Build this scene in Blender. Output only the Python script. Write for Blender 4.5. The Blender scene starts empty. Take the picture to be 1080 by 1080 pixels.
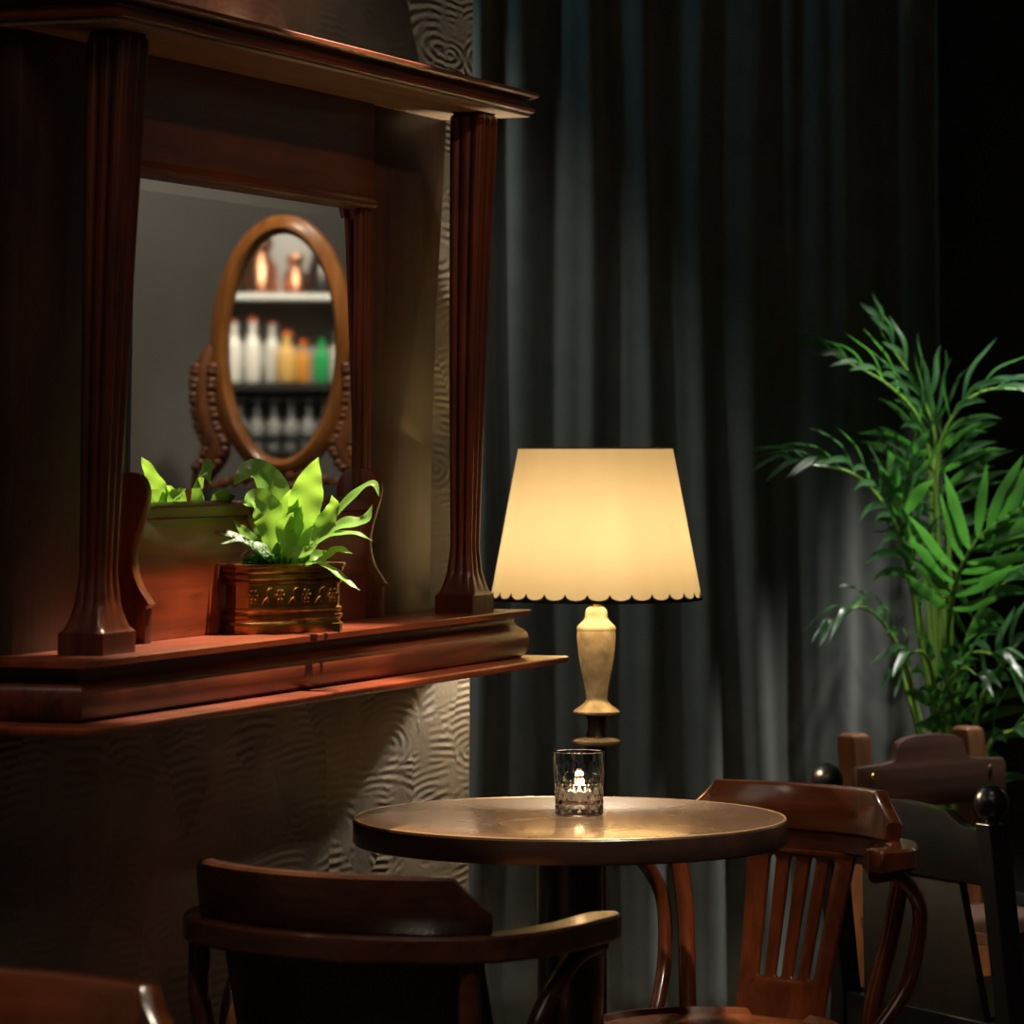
import bpy, bmesh, math, random
from math import sin, cos, pi, radians, sqrt, atan2, exp
from mathutils import Vector, Matrix

random.seed(7)
scn = bpy.context.scene
COL = scn.collection

# ------------------------------------------------------------------ helpers
def link(o, parent=None):
    COL.objects.link(o)
    if parent is not None:
        o.parent = parent
    return o

def thing(name, label, cat, loc=(0, 0, 0), rotz=0.0, group=None):
    o = bpy.data.objects.new(name, None)
    o.empty_display_size = 0.1
    COL.objects.link(o)
    o.location = loc
    o.rotation_euler = (0, 0, rotz)
    o['label'] = label
    o['category'] = cat
    if group:
        o['group'] = group
    return o

def tag(o, label, cat, group=None):
    o['label'] = label
    o['category'] = cat
    if group:
        o['group'] = group
    return o

def obj(name, bm, mat, parent=None, sharp=35, bevel=0.0, seg=2, label=None, subsurf=0, solid=0.0):
    me = bpy.data.meshes.new(name)
    bmesh.ops.recalc_face_normals(bm, faces=bm.faces)
    bm.to_mesh(me)
    bm.free()
    me.materials.append(mat)
    for p in me.polygons:
        p.use_smooth = True
    me.set_sharp_from_angle(angle=radians(sharp))
    o = bpy.data.objects.new(name, me)
    link(o, parent)
    if solid:
        m = o.modifiers.new('solid', 'SOLIDIFY'); m.thickness = solid; m.offset = 0
    if subsurf:
        m = o.modifiers.new('sub', 'SUBSURF'); m.levels = subsurf; m.render_levels = subsurf
    if bevel:
        m = o.modifiers.new('bevel', 'BEVEL'); m.width = bevel; m.segments = seg
        m.limit_method = 'ANGLE'; m.angle_limit = radians(35); m.harden_normals = True
    if label:
        o['label'] = label
    return o

def structure(name, bm, mat):
    o = obj(name, bm, mat)
    o['kind'] = 'structure'
    return o

def box(bm, x0, x1, y0, y1, z0, z1, M=None):
    vs = [bm.verts.new(v) for v in ((x0,y0,z0),(x1,y0,z0),(x1,y1,z0),(x0,y1,z0),(x0,y0,z1),(x1,y0,z1),(x1,y1,z1),(x0,y1,z1))]
    if M is not None:
        for v in vs:
            v.co = M @ v.co
    for f in ((3,2,1,0),(4,5,6,7),(0,1,5,4),(1,2,6,5),(2,3,7,6),(3,0,4,7)):
        bm.faces.new([vs[i] for i in f])
    return vs

def boxbm(*a, M=None):
    bm = bmesh.new(); box(bm, *a, M=M); return bm

def loft(bm, rings, cap0=True, cap1=True, closed=True):
    R = [[bm.verts.new(p) for p in r] for r in rings]
    n = len(R[0])
    for a, b in zip(R, R[1:]):
        for i in range(n if closed else n - 1):
            j = (i + 1) % n
            bm.faces.new((a[i], a[j], b[j], b[i]))
    if closed and cap0: bm.faces.new(R[0][::-1])
    if closed and cap1: bm.faces.new(R[-1])
    return R

def lathe(bm, prof, n=48, c=(0, 0, 0), M=None):
    rings = []
    for r, z in prof:
        ring = []
        for i in range(n):
            a = 2*pi*i/n
            v = Vector((c[0] + r*cos(a), c[1] + r*sin(a), c[2] + z))
            ring.append(M @ v if M is not None else v)
        rings.append(ring)
    loft(bm, rings, prof[0][0] > 1e-5, prof[-1][0] > 1e-5)

def lathebm(prof, n=48, c=(0, 0, 0), M=None):
    bm = bmesh.new(); lathe(bm, prof, n, c, M); return bm

def smooth_path(pts, sub=8):
    """Catmull-Rom through pts"""
    P = [Vector(p) for p in pts]
    if len(P) < 3:
        return [P[0].lerp(P[-1], i/sub) for i in range(sub+1)]
    Q = [P[0]*2 - P[1]] + P + [P[-1]*2 - P[-2]]
    out = []
    for i in range(1, len(Q) - 2):
        a, b, c, d = Q[i-1], Q[i], Q[i+1], Q[i+2]
        for k in range(sub):
            t = k/sub
            out.append(0.5*((2*b) + (c-a)*t + (2*a-5*b+4*c-d)*t*t + (3*b-a-3*c+d)*t**3))
    out.append(P[-1])
    return out

def tube(bm, path, r, n=12, closed=False):
    """round tube; r is a number or a function of t in 0..1"""
    P = [Vector(p) for p in path]
    N = len(P)
    up = None
    rings = []
    for i, p in enumerate(P):
        if closed:
            t = (P[(i+1) % N] - P[i-1]).normalized()
        else:
            t = (P[min(i+1, N-1)] - P[max(i-1, 0)]).normalized()
        if up is None:
            up = Vector((0, 0, 1)) if abs(t.z) < .9 else Vector((1, 0, 0))
        s = t.cross(up).normalized()
        up = s.cross(t).normalized()
        rr = r(i/(N-1)) if callable(r) else r
        rings.append([p + s*rr*cos(2*pi*k/n) + up*rr*sin(2*pi*k/n) for k in range(n)])
    if closed:
        rings.append(rings[0])
        R = [[bm.verts.new(q) for q in ring] for ring in rings[:-1]]
        for a in range(len(R)):
            b = (a+1) % len(R)
            for k in range(n):
                j = (k+1) % n
                bm.faces.new((R[a][k], R[a][j], R[b][j], R[b][k]))
    else:
        loft(bm, rings)

def tubebm(path, r, n=12, closed=False):
    bm = bmesh.new(); tube(bm, path, r, n, closed); return bm

def flat_shape(outer, holes, thick, fn=None, bev=0.0):
    """2-D outline with holes, extruded to +-thick/2; fn maps (u,v,w) to a 3-D point; returns bmesh"""
    cu = bpy.data.curves.new('tmp', 'CURVE')
    cu.dimensions = '2D'; cu.fill_mode = 'BOTH'; cu.extrude = thick/2 - bev
    cu.bevel_depth = bev; cu.bevel_resolution = 1; cu.offset = -bev
    for loop in [outer] + holes:
        sp = cu.splines.new('POLY')
        sp.points.add(len(loop) - 1)
        for p, q in zip(sp.points, loop):
            p.co = (q[0], q[1], 0, 1)
        sp.use_cyclic_u = True
    o = bpy.data.objects.new('tmp', cu)
    COL.objects.link(o)
    bpy.context.view_layer.update()
    dg = bpy.context.evaluated_depsgraph_get()
    me = bpy.data.meshes.new_from_object(o.evaluated_get(dg))
    bm = bmesh.new(); bm.from_mesh(me)
    bpy.data.objects.remove(o); bpy.data.curves.remove(cu); bpy.data.meshes.remove(me)
    bmesh.ops.remove_doubles(bm, verts=bm.verts, dist=1e-6)
    if fn:
        for v in bm.verts:
            v.co = Vector(fn(*v.co))
    return bm

def moulded_slab(bm, x0, x1, pmax, prof):
    """rings (inset, z) of a slab against the wall: front is y=-p, back y=0; mitred on three sides"""
    rings = []
    for i, z in prof:
        rings.append([(x0+i, 0, z), (x0+i, -(pmax-i), z), (x1-i, -(pmax-i), z), (x1-i, 0, z)])
    loft(bm, rings)

# ------------------------------------------------------------------ materials
def new_mat(name):
    m = bpy.data.materials.new(name); m.use_nodes = True
    nt = m.node_tree
    return m, nt, nt.nodes['Principled BSDF']

def N(nt, t, **kw):
    n = nt.nodes.new(t)
    for k, v in kw.items():
        if k in n.inputs: n.inputs[k].default_value = v
        else: setattr(n, k, v)
    return n

def plain(name, col, rough=.5, metal=0, coat=0, **kw):
    m, nt, b = new_mat(name)
    b.inputs['Base Color'].default_value = (*col, 1)
    b.inputs['Roughness'].default_value = rough
    b.inputs['Metallic'].default_value = metal
    b.inputs['Coat Weight'].default_value = coat
    for k, v in kw.items():
        b.inputs[k.replace('_', ' ')].default_value = v
    return m

def ramp(nt, stops):
    r = nt.nodes.new('ShaderNodeValToRGB')
    e = r.color_ramp.elements
    while len(e) > 1: e.remove(e[-1])
    e[0].position = stops[0][0]; e[0].color = (*stops[0][1], 1)
    for p, c in stops[1:]:
        x = e.new(p); x.color = (*c, 1)
    return r

def wood(name, dark, light, axis='x', rough=.3, coat=.3, scale=1.0, bump=.15, wear=None):
    m, nt, b = new_mat(name)
    L = nt.links
    tc = N(nt, 'ShaderNodeTexCoord')
    mp = N(nt, 'ShaderNodeMapping')
    s = {'x': (3, 45, 45), 'y': (45, 3, 45), 'z': (45, 45, 3)}[axis]
    mp.inputs['Scale'].default_value = [k*scale for k in s]
    L.new(tc.outputs['Object'], mp.inputs['Vector'])
    n1 = N(nt, 'ShaderNodeTexNoise', Scale=1.0, Detail=6.0, Roughness=.62, Distortion=.6)
    L.new(mp.outputs[0], n1.inputs['Vector'])
    n2 = N(nt, 'ShaderNodeTexNoise', Scale=5.5*scale, Detail=3.0)
    L.new(tc.outputs['Object'], n2.inputs['Vector'])
    mx = N(nt, 'ShaderNodeMath', operation='MULTIPLY_ADD')
    mx.inputs[1].default_value = .45; 
    L.new(n2.outputs['Fac'], mx.inputs[0]); 
    sc = N(nt, 'ShaderNodeMath', operation='MULTIPLY'); sc.inputs[1].default_value = .6
    L.new(n1.outputs['Fac'], sc.inputs[0]); L.new(sc.outputs[0], mx.inputs[2])
    r = ramp(nt, [(.36, dark), (.52, [(a+c)/2 for a, c in zip(dark, light)]), (.66, light)])
    L.new(mx.outputs[0], r.inputs[0])
    L.new(r.outputs[0], b.inputs['Base Color'])
    rr = N(nt, 'ShaderNodeMapRange'); rr.inputs['To Min'].default_value = rough*.8; rr.inputs['To Max'].default_value = rough*1.3
    L.new(n2.outputs['Fac'], rr.inputs['Value']); L.new(rr.outputs[0], b.inputs['Roughness'])
    b.inputs['Coat Weight'].default_value = coat
    b.inputs['Coat Roughness'].default_value = .12
    bp = N(nt, 'ShaderNodeBump', Strength=bump, Distance=.002)
    L.new(n1.outputs['Fac'], bp.inputs['Height']); L.new(bp.outputs[0], b.inputs['Normal'])
    return m

MAH_D, MAH_L = (.026, .0050, .0018), (.150, .027, .0075)
mah_x = wood('mahogany_x', MAH_D, MAH_L, 'x', .38, .12)
mah_z = wood('mahogany_z', MAH_D, MAH_L, 'z', .34, .18)
mah_hi = wood('mahogany_lighter', (.055, .010, .003), (.21, .036, .0095), 'x', .36, .15)  # lighter mahogany tone for the backboard, shelf and ledge
pale_soffit = wood('warm_lit_soffit', (.16, .10, .055), (.30, .20, .11), 'x', .7, 0, 1, .2)  # pale tone puts warm lamp and bounce light into the soffit colour
brown_panel = wood('brown_panel', (.018, .0065, .003), (.070, .024, .010), 'z', .5, .05)
chair_dark = wood('chair_walnut', (.022, .007, .004), (.075, .024, .012), 'x', .25, .4)
chair_red = wood('chair_mahogany', (.050, .011, .0035), (.15, .034, .010), 'x', .22, .5)
chair_red_z = wood('chair_mahogany_upright', (.050, .011, .0035), (.14, .032, .0095), 'z', .22, .5)
rustic = wood('rustic_brown_oak', (.030, .013, .008), (.085, .036, .020), 'x', .5, .05)
rustic_z = wood('rustic_brown_oak_upright', (.06, .022, .009), (.20, .075, .028), 'z', .5, .05)
honey = wood('honey_wood', (.20, .065, .014), (.42, .16, .04), 'z', .3, .3)
honey_carved = wood('carved_brown_wood', (.07, .025, .010), (.24, .085, .03), 'z', .35, .3)
top_wood = wood('table_veneer', (.13, .070, .038), (.19, .108, .060), 'x', .26, .35, 1, .05)
edge_band = wood('table_edge_band', (.014, .007, .005), (.035, .016, .011), 'x', .3, .3)
black_paint = plain('black_lacquered_wood', (.006, .006, .007), .3, coat=.3)
black_leather = plain('black_leather', (.008, .009, .010), .5)
pedestal_mat = plain('blackened_brown_steel', (.014, .008, .007), .3, coat=.2)
rim_highlight = plain('gold_edge_highlight', (.55, .36, .17), .4, .6)  # golden colour draws the highlight along the table's top edge
gold = plain('polished_brass', (.75, .50, .18), .25, 1)

def plaster_mat():
    m, nt, b = new_mat('trowelled_plaster')
    L = nt.links
    tc = N(nt, 'ShaderNodeTexCoord')
    ns = N(nt, 'ShaderNodeTexNoise', Scale=3.0, Detail=3.0)
    L.new(tc.outputs['Object'], ns.inputs['Vector'])
    sub = N(nt, 'ShaderNodeVectorMath', operation='MULTIPLY_ADD')
    sub.inputs[1].default_value = (.03, .03, .03)
    L.new(ns.outputs['Color'], sub.inputs[0]); L.new(tc.outputs['Object'], sub.inputs[2])
    def fan(scale, spacing, squash, seed):
        mp = N(nt, 'ShaderNodeMapping')
        mp.inputs['Scale'].default_value = (scale*.9, 0, scale*.8)
        mp.inputs['Location'].default_value = (seed, 0, seed*1.7)
        L.new(sub.outputs[0], mp.inputs['Vector'])
        v = N(nt, 'ShaderNodeTexVoronoi', Scale=1.0, voronoi_dimensions='3D', feature='F1')
        L.new(mp.outputs[0], v.inputs['Vector'])
        off = N(nt, 'ShaderNodeVectorMath', operation='SUBTRACT')
        L.new(mp.outputs[0], off.inputs[0]); L.new(v.outputs['Position'], off.inputs[1])
        sq = N(nt, 'ShaderNodeVectorMath', operation='MULTIPLY_ADD')
        sq.inputs[1].default_value = (squash, 0, 1); sq.inputs[2].default_value = (0, 0, .35)
        L.new(off.outputs[0], sq.inputs[0])
        ln = N(nt, 'ShaderNodeVectorMath', operation='LENGTH'); L.new(sq.outputs[0], ln.inputs[0])
        mul = N(nt, 'ShaderNodeMath', operation='MULTIPLY'); mul.inputs[1].default_value = 2*pi/(spacing*scale)
        wob = N(nt, 'ShaderNodeTexNoise', Scale=16.0, Detail=3.0); L.new(tc.outputs['Object'], wob.inputs['Vector'])
        lw = N(nt, 'ShaderNodeMath', operation='MULTIPLY_ADD'); lw.inputs[1].default_value = .02
        L.new(wob.outputs['Fac'], lw.inputs[0]); L.new(ln.outputs['Value'], lw.inputs[2])
        L.new(lw.outputs[0], mul.inputs[0])
        s0 = N(nt, 'ShaderNodeMath', operation='SINE'); L.new(mul.outputs[0], s0.inputs[0])
        am = N(nt, 'ShaderNodeTexNoise', Scale=9.0, Detail=3.0); L.new(tc.outputs['Object'], am.inputs['Vector'])
        mk = N(nt, 'ShaderNodeMapRange'); mk.inputs['From Min'].default_value = .42; mk.inputs['From Max'].default_value = .60
        L.new(am.outputs['Fac'], mk.inputs['Value'])
        p = N(nt, 'ShaderNodeMath', operation='MULTIPLY'); L.new(s0.outputs[0], p.inputs[0]); L.new(mk.outputs[0], p.inputs[1])
        # every trowel patch lies at its own level and swells outwards
        sep = N(nt, 'ShaderNodeSeparateColor'); L.new(v.outputs['Color'], sep.inputs[0])
        q = N(nt, 'ShaderNodeMath', operation='MULTIPLY_ADD'); q.inputs[1].default_value = 3.2
        L.new(sep.outputs[0], q.inputs[0]); L.new(p.outputs[0], q.inputs[2])
        dd = N(nt, 'ShaderNodeMath', operation='MULTIPLY_ADD'); dd.inputs[1].default_value = 2.6
        L.new(ln.outputs['Value'], dd.inputs[0]); L.new(q.outputs[0], dd.inputs[2])
        return dd
    f1 = fan(4.8, .0125, .30, .3); f2 = fan(7.0, .010, .34, 4.1)
    sel = N(nt, 'ShaderNodeTexNoise', Scale=4.0, Detail=1.0); L.new(tc.outputs['Object'], sel.inputs['Vector'])
    st = N(nt, 'ShaderNodeMapRange'); st.inputs['From Min'].default_value = .44; st.inputs['From Max'].default_value = .56
    L.new(sel.outputs['Fac'], st.inputs['Value'])
    mix = N(nt, 'ShaderNodeMix', data_type='FLOAT')
    L.new(st.outputs[0], mix.inputs[0]); L.new(f1.outputs[0], mix.inputs[2]); L.new(f2.outputs[0], mix.inputs[3])
    fine = N(nt, 'ShaderNodeTexNoise', Scale=60.0, Detail=4.0); L.new(tc.outputs['Object'], fine.inputs['Vector'])
    hh = N(nt, 'ShaderNodeMath', operation='MULTIPLY_ADD'); hh.inputs[1].default_value = .8
    L.new(fine.outputs['Fac'], hh.inputs[0]); L.new(mix.outputs[0], hh.inputs[2])
    bp = N(nt, 'ShaderNodeBump', Strength=.36, Distance=.004)
    L.new(hh.outputs[0], bp.inputs['Height']); L.new(bp.outputs[0], b.inputs['Normal'])
    cn = N(nt, 'ShaderNodeMapRange'); cn.inputs['From Min'].default_value = -.5; cn.inputs['From Max'].default_value = 5
    L.new(hh.outputs[0], cn.inputs['Value'])
    r = ramp(nt, [(0, (.070, .062, .050)), (1, (.170, .150, .120))])
    L.new(cn.outputs[0], r.inputs[0]); L.new(r.outputs[0], b.inputs['Base Color'])
    b.inputs['Roughness'].default_value = .62
    return m
plaster = plaster_mat()

def noisy(name, c0, c1, scale, rough, bump=.1, **kw):
    m, nt, b = new_mat(name)
    L = nt.links
    tc = N(nt, 'ShaderNodeTexCoord')
    n = N(nt, 'ShaderNodeTexNoise', Scale=scale, Detail=4.0)
    L.new(tc.outputs['Object'], n.inputs['Vector'])
    r = ramp(nt, [(.35, c0), (.65, c1)]); L.new(n.outputs['Fac'], r.inputs[0]); L.new(r.outputs[0], b.inputs['Base Color'])
    b.inputs['Roughness'].default_value = rough
    bp = N(nt, 'ShaderNodeBump', Strength=bump, Distance=.003); L.new(n.outputs['Fac'], bp.inputs['Height']); L.new(bp.outputs[0], b.inputs['Normal'])
    for k, v in kw.items():
        b.inputs[k.replace('_', ' ')].default_value = v
    return m

wall_dark = noisy('charcoal_wall_paint', (.016, .016, .016), (.022, .021, .020), 6, .8)
wall_grey = noisy('warm_grey_plaster', (.17, .16, .145), (.20, .185, .17), 3, .8)
floor_mat = wood('dark_floorboards', (.03, .014, .008), (.08, .035, .018), 'y', .35, .2)
ceil_mat = noisy('dark_ceiling_paint', (.02, .02, .02), (.026, .025, .024), 5, .9)
velvet = noisy('grey_green_velvet', (.034, .041, .038), (.046, .053, .049), 14, .85, .05, Sheen_Weight=.25, Sheen_Roughness=.5)

def leaf_mat(name, c, c2, trans, rough=.3, variegate=None, tw=.42, sp=.5):
    m, nt, b = new_mat(name)
    L = nt.links
    tc = N(nt, 'ShaderNodeTexCoord')
    n = N(nt, 'ShaderNodeTexNoise', Scale=18.0, Detail=2.0); L.new(tc.outputs['Object'], n.inputs['Vector'])
    r = ramp(nt, [(.35, c), (.65, c2)]); L.new(n.outputs['Fac'], r.inputs[0])
    src = r.outputs[0]
    if variegate:
        v = N(nt, 'ShaderNodeTexNoise', Scale=260.0, Detail=1.0); L.new(tc.outputs['Object'], v.inputs['Vector'])
        st = N(nt, 'ShaderNodeMapRange'); st.inputs['From Min'].default_value = .46; st.inputs['From Max'].default_value = .52
        L.new(v.outputs['Fac'], st.inputs['Value'])
        mx = N(nt, 'ShaderNodeMix', data_type='RGBA'); L.new(st.outputs[0], mx.inputs[0]); L.new(src, mx.inputs[6]); mx.inputs[7].default_value = (*variegate, 1)
        src = mx.outputs[2]
    L.new(src, b.inputs['Base Color'])
    b.inputs['Roughness'].default_value = rough
    t = N(nt, 'ShaderNodeBsdfTranslucent'); t.inputs['Color'].default_value = (*trans, 1)
    mixs = N(nt, 'ShaderNodeMixShader'); mixs.inputs[0].default_value = tw; b.inputs['Specular IOR Level'].default_value = sp
    out = nt.nodes['Material Output']
    L.new(b.outputs[0], mixs.inputs[1]); L.new(t.outputs[0], mixs.inputs[2]); L.new(mixs.outputs[0], out.inputs['Surface'])
    return m
fern_green = leaf_mat('fern_leaf', (.14, .32, .06), (.22, .44, .09), (.36, .66, .08), .30)
deep_green = leaf_mat('deep_green_leaf', (.02, .085, .02), (.04, .14, .03), (.06, .30, .03), .3)
speckled = leaf_mat('speckled_leaf', (.02, .08, .025), (.03, .11, .03), (.04, .15, .03), .4, (.26, .34, .26))
palm_green = leaf_mat('palm_leaflet', (.022, .075, .024), (.035, .11, .035), (.13, .50, .06), .36, None, .28, .95)
stem_green = plain('palm_stem', (.16, .30, .05), .35)
soil = noisy('potting_soil', (.012, .008, .005), (.03, .02, .012), 80, .95, .8)

def glass_mat(name, col=(1, 1, 1), rough=0, ior=1.48):
    m, nt, b = new_mat(name)
    b.inputs['Base Color'].default_value = (*col, 1)
    b.inputs['Transmission Weight'].default_value = 1
    b.inputs['Roughness'].default_value = rough
    b.inputs['IOR'].default_value = ior
    return m
clear_glass = glass_mat('clear_cut_glass')
mirror_mat = plain('silvered_glass', (.86, .87, .86), .015, 1)

# the camera of the photograph (used to read sizes off it while laying the room out)
CZ = 1.34
F = 3970.0
PITCH_T = .18                      # the lens looks up a little and is shifted back down
PITCH_C = 1/sqrt(1+PITCH_T**2)
def at(px, py, Y):
    v = (470-py)*PITCH_C/F
    dz = v*Y/(1 - v*PITCH_T)
    return Vector(((px-540)/F*(Y+dz*PITCH_T), Y, CZ + dz))

# wall frame: s runs along the left wall (0 at its free corner, negative towards the camera), p out from it
WROT = atan2(.935, .354)
W0 = Vector((-.0737, 6.8, 0))

# ------------------------------------------------------------------ the setting
def build_room():
    bm = boxbm(-9, 0, 0, .22, 0, 3.3)
    # the old corner leans slightly
    for v in bm.verts:
        if v.co.x > -1 and v.co.z < 1: v.co.x -= .012
        elif v.co.x > -1: v.co.x += .012
    bmesh.ops.subdivide_edges(bm, edges=bm.edges, cuts=1)
    w = structure('wall_left', bm, plaster)
    w.location = W0; w.rotation_euler = (0, 0, WROT)
    structure('floor', boxbm(-4.6, 2.5, -1.9, 9.6, -.1, 0), floor_mat)
    structure('ceiling', boxbm(-4.6, 2.5, -1.9, 9.6, 3.3, 3.4), ceil_mat)
    structure('wall_back', boxbm(-4.6, 2.5, 9.3, 9.45, 0, 3.3), wall_dark)
    structure('wall_right', boxbm(2.35, 2.5, -1.75, 9.3, 0, 3.3), wall_grey)
    structure('wall_front', boxbm(-4.6, 2.5, -1.9, -1.75, 0, 3.3), wall_dark)
build_room()

# curtain: heavy folds hanging from the ceiling
def build_curtain():
    bm = bmesh.new()
    x0, x1, nz = -1.7, .985, 26
    rnd = random.Random(11)
    # irregular fold centres
    xs, x = [], x0
    while x < x1:
        xs.append(x); x += rnd.uniform(.03, .10)
    xs.append(x1)
    knots = []
    for i, c in enumerate(xs):
        knots.append((c, (rnd.uniform(.012, .055) if i % 2 else -rnd.uniform(.012, .055))))
    def depth(x):
        for (a, da), (b, db) in zip(knots, knots[1:]):
            if a <= x <= b:
                t = (x-a)/(b-a)
                t = t*t*(3-2*t)
                return da + (db-da)*t
        return knots[-1][1]
    n = 520
    rows = []
    for k in range(nz+1):
        z = .02 + (3.28-.02)*k/nz
        row = []
        for i in range(n+1):
            x = x0 + (x1-x0)*i/n
            sway = .010*sin(z*1.3 + x*5) + .006*sin(z*2.7 + x*13)
            amp = .85 + .2*sin(z*.9 + x*3) - .05*z/3.3
            row.append(bm.verts.new((x + sway, 8.66 + depth(x)*amp + .010*sin(x*41 + z*1.1) + .006*sin(x*97 - z*.7), z)))
        rows.append(row)
    for a, b in zip(rows, rows[1:]):
        for i in range(n):
            bm.faces.new((a[i], a[i+1], b[i+1], b[i]))
    o = obj('curtain', bm, velvet, sharp=180, solid=.004)
    tag(o, 'floor-length dark grey-green velvet curtain in deep folds behind the lamp', 'curtain')
build_curtain()

# ------------------------------------------------------------------ overmantel mirror on the left wall
SC = -1.035
def build_overmantel():
    loc = W0 + Vector((cos(WROT), sin(WROT), 0))*SC
    root = thing('overmantel_mirror', 'mahogany wall overmantel with mirror, fluted columns, cornice and shelf on the plaster wall', 'wall mirror', (loc.x, loc.y, -.0150), WROT)
    X = lambda s: s - SC
    # cornice
    bm = bmesh.new()
    moulded_slab(bm, X(-1.848), X(-.2215), .215, [(.012, 1.9285), (.007, 1.931), (.006, 1.936), (.010, 1.9385), (.013, 1.941), (.020, 1.946), (.019, 1.950), (.008, 1.955), (.003, 1.957), (.0, 1.959), (0, 1.964), (.003, 1.966)])
    obj('cornice', bm, mah_x, root, sharp=30)
    obj('soffit', boxbm(X(-1.835), X(-.2345), -.202, 0, 1.9225, 1.929), pale_soffit, root, bevel=.001, label='underside board of the cornice, warm light put into its pale colour')
    # back panels beside the mirror
    def panel(outline, name='side_panel'):
        bm = flat_shape([(X(s), z) for s, z in outline], [], .034, lambda u, v, w: (u, -.020+w, v), .0015)
        obj(name, bm, brown_panel, root)
    panel([(-.552, 1.077), (-.286, 1.077), (-.284, 1.25), (-.276, 1.42), (-.262, 1.60), (-.236, 1.77), (-.224, 1.86), (-.218, 1.9225), (-.552, 1.9225)])
    panel([(-1.79, 1.077), (-1.53, 1.077), (-1.53, 1.9225), (-1.80, 1.9225), (-1.795, 1.5)])
    obj('header_panel', boxbm(X(-1.53), X(-.572), -.048, -.003, 1.765, 1.9225), mah_x, root, bevel=.002)
    bm = bmesh.new()
    moulded_slab(bm, X(-1.532), X(-.568), .054, [(.006, 1.747), (0, 1.750), (0, 1.756), (.004, 1.760), (.006, 1.766)])
    obj('mirror_frame', bm, mah_x, root)
    for a, b in ((-.604, -.552), (-1.53, -1.462)):
        bm = bmesh.new()
        box(bm, X(a), X(b), -.038, -.003, 1.077, 1.748)
        box(bm, X(a)+.012, X(a)+.026, -.042, -.036, 1.265, 1.748)
        box(bm, X(b)-.026, X(b)-.012, -.042, -.036, 1.265, 1.748)
        obj('mirror_frame', bm, mah_z, root, bevel=.003)
    # bevelled looking-glass
    a, b, z0, z1, w, d = X(-1.463), X(-.603), 1.268, 1.749, .024, .0021
    bm = bmesh.new()
    o_ = [bm.verts.new(v) for v in ((a, -.034+d, z0), (b, -.034+d, z0), (b, -.034+d, z1), (a, -.034+d, z1))]
    i_ = [bm.verts.new(v) for v in ((a+w, -.034, z0+w), (b-w, -.034, z0+w), (b-w, -.034, z1-w), (a+w, -.034, z1-w))]
    k_ = [bm.verts.new((v.co.x, -.020, v.co.z)) for v in o_]
    bm.faces.new(i_); bm.faces.new(k_[::-1])
    for i in range(4):
        j = (i+1) % 4
        bm.faces.new((o_[i], o_[j], i_[j], i_[i])); bm.faces.new((k_[i], k_[j], o_[j], o_[i]))
    obj('mirror_glass', bm, mirror_mat, root, sharp=2, label='bevelled mirror glass reflecting an oval mirror and the bar')
    # low back board and its cap
    obj('backboard', boxbm(X(-1.44), X(-.600), -.050, -.031, 1.077, 1.250), mah_hi, root, bevel=.001)
    obj('backboard_cap', boxbm(X(-1.44), X(-.600), -.060, -.034, 1.2505, 1.268), mah_x, root, bevel=.003)
    # scroll brackets standing out at both ends of the back board
    prof = [(.03, 1.318), (.046, 1.317), (.060, 1.312), (.068, 1.300), (.071, 1.285), (.068, 1.266), (.061, 1.245), (.054, 1.222), (.051, 1.200), (.053, 1.180), (.060, 1.160), (.072, 1.143), (.080, 1.132), (.074, 1.126), (.074, 1.0775), (.03, 1.0775)]
    sm = [(p.x, p.y) for p in smooth_path([(p, z, 0) for p, z in prof[1:13]], 4)]
    outl = [prof[0]] + sm + prof[13:]
    for s in (-1.452, -.590):
        bm = flat_shape([(p, z) for p, z in outl], [], .022, lambda u, v, w, s=s: (X(s)+w, -u, v), .0015)
        obj('scroll_bracket', bm, mah_z, root)
    # fluted columns
    def column(xc):
        W, D, yc = .098, .068, -.1215
        def sect(hw, hd, reed):
            pts = []
            for side in range(4):
                for k in range(18):
                    t = k/18
                    u = -1 + 2*t
                    bmp = reed*abs(sin(3*pi*t))**.7
                    c = 1 - .10*max(0, abs(u)-.8)/.2*(1 if reed else 0)
                    q = {0: (u, -1), 1: (1, u), 2: (-u, 1), 3: (-1, -u)}[side]
                    nrm = {0: (0, -1), 1: (1, 0), 2: (0, 1), 3: (-1, 0)}[side]
                    pts.append((q[0]*hw*c + nrm[0]*(bmp-reed), q[1]*hd*c + nrm[1]*(bmp-reed)))
            return pts
        z0, zt = 1.077, 1.9222
        prof = [(z0, 1, 0), (z0+.029, 1, 0), (z0+.0295, .97, 0), (z0+.036, .90, .0003)]
        for k in range(1, 11):
            t = k/10
            prof.append((z0+.036+.085*t, .90-.40*(1-(1-t)**2.2), .0045*min(1, t*1.4)))
        for k in range(1, 15):
            t = k/14
            prof.append((z0+.121+(zt-.016-z0-.121)*t, .50+.36*t, .0045+.002*t))
        prof += [(zt-.010, .855, .006), (zt-.006, .83, .005), (zt-.003, .78, .002), (zt, .74, 0)]
        rings = []
        for z, k, reed in prof:
            ld = .016*max(0, (z-z0-.03)/(zt-z0-.03))**1.5 if z > z0+.03 else 0
            rings.append([(xc+x, yc-ld+y, z) for x, y in sect(W/2*k*(1.06 if reed > .003 else 1), D/2*(k+.06*(1-k))*(1.06 if reed > .003 else 1), reed)])
        bm = bmesh.new(); loft(bm, rings)
        obj('column', bm, mah_z, root, sharp=50)
    column(X(-1.706)); column(X(-.3405))
    # shelf, moulded apron, bottom ledge
    bm = bmesh.new()
    moulded_slab(bm, X(-1.876), X(-.200), .19, [(.003, 1.066), (0, 1.0675), (0, 1.0755), (.002, 1.077)])
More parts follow.
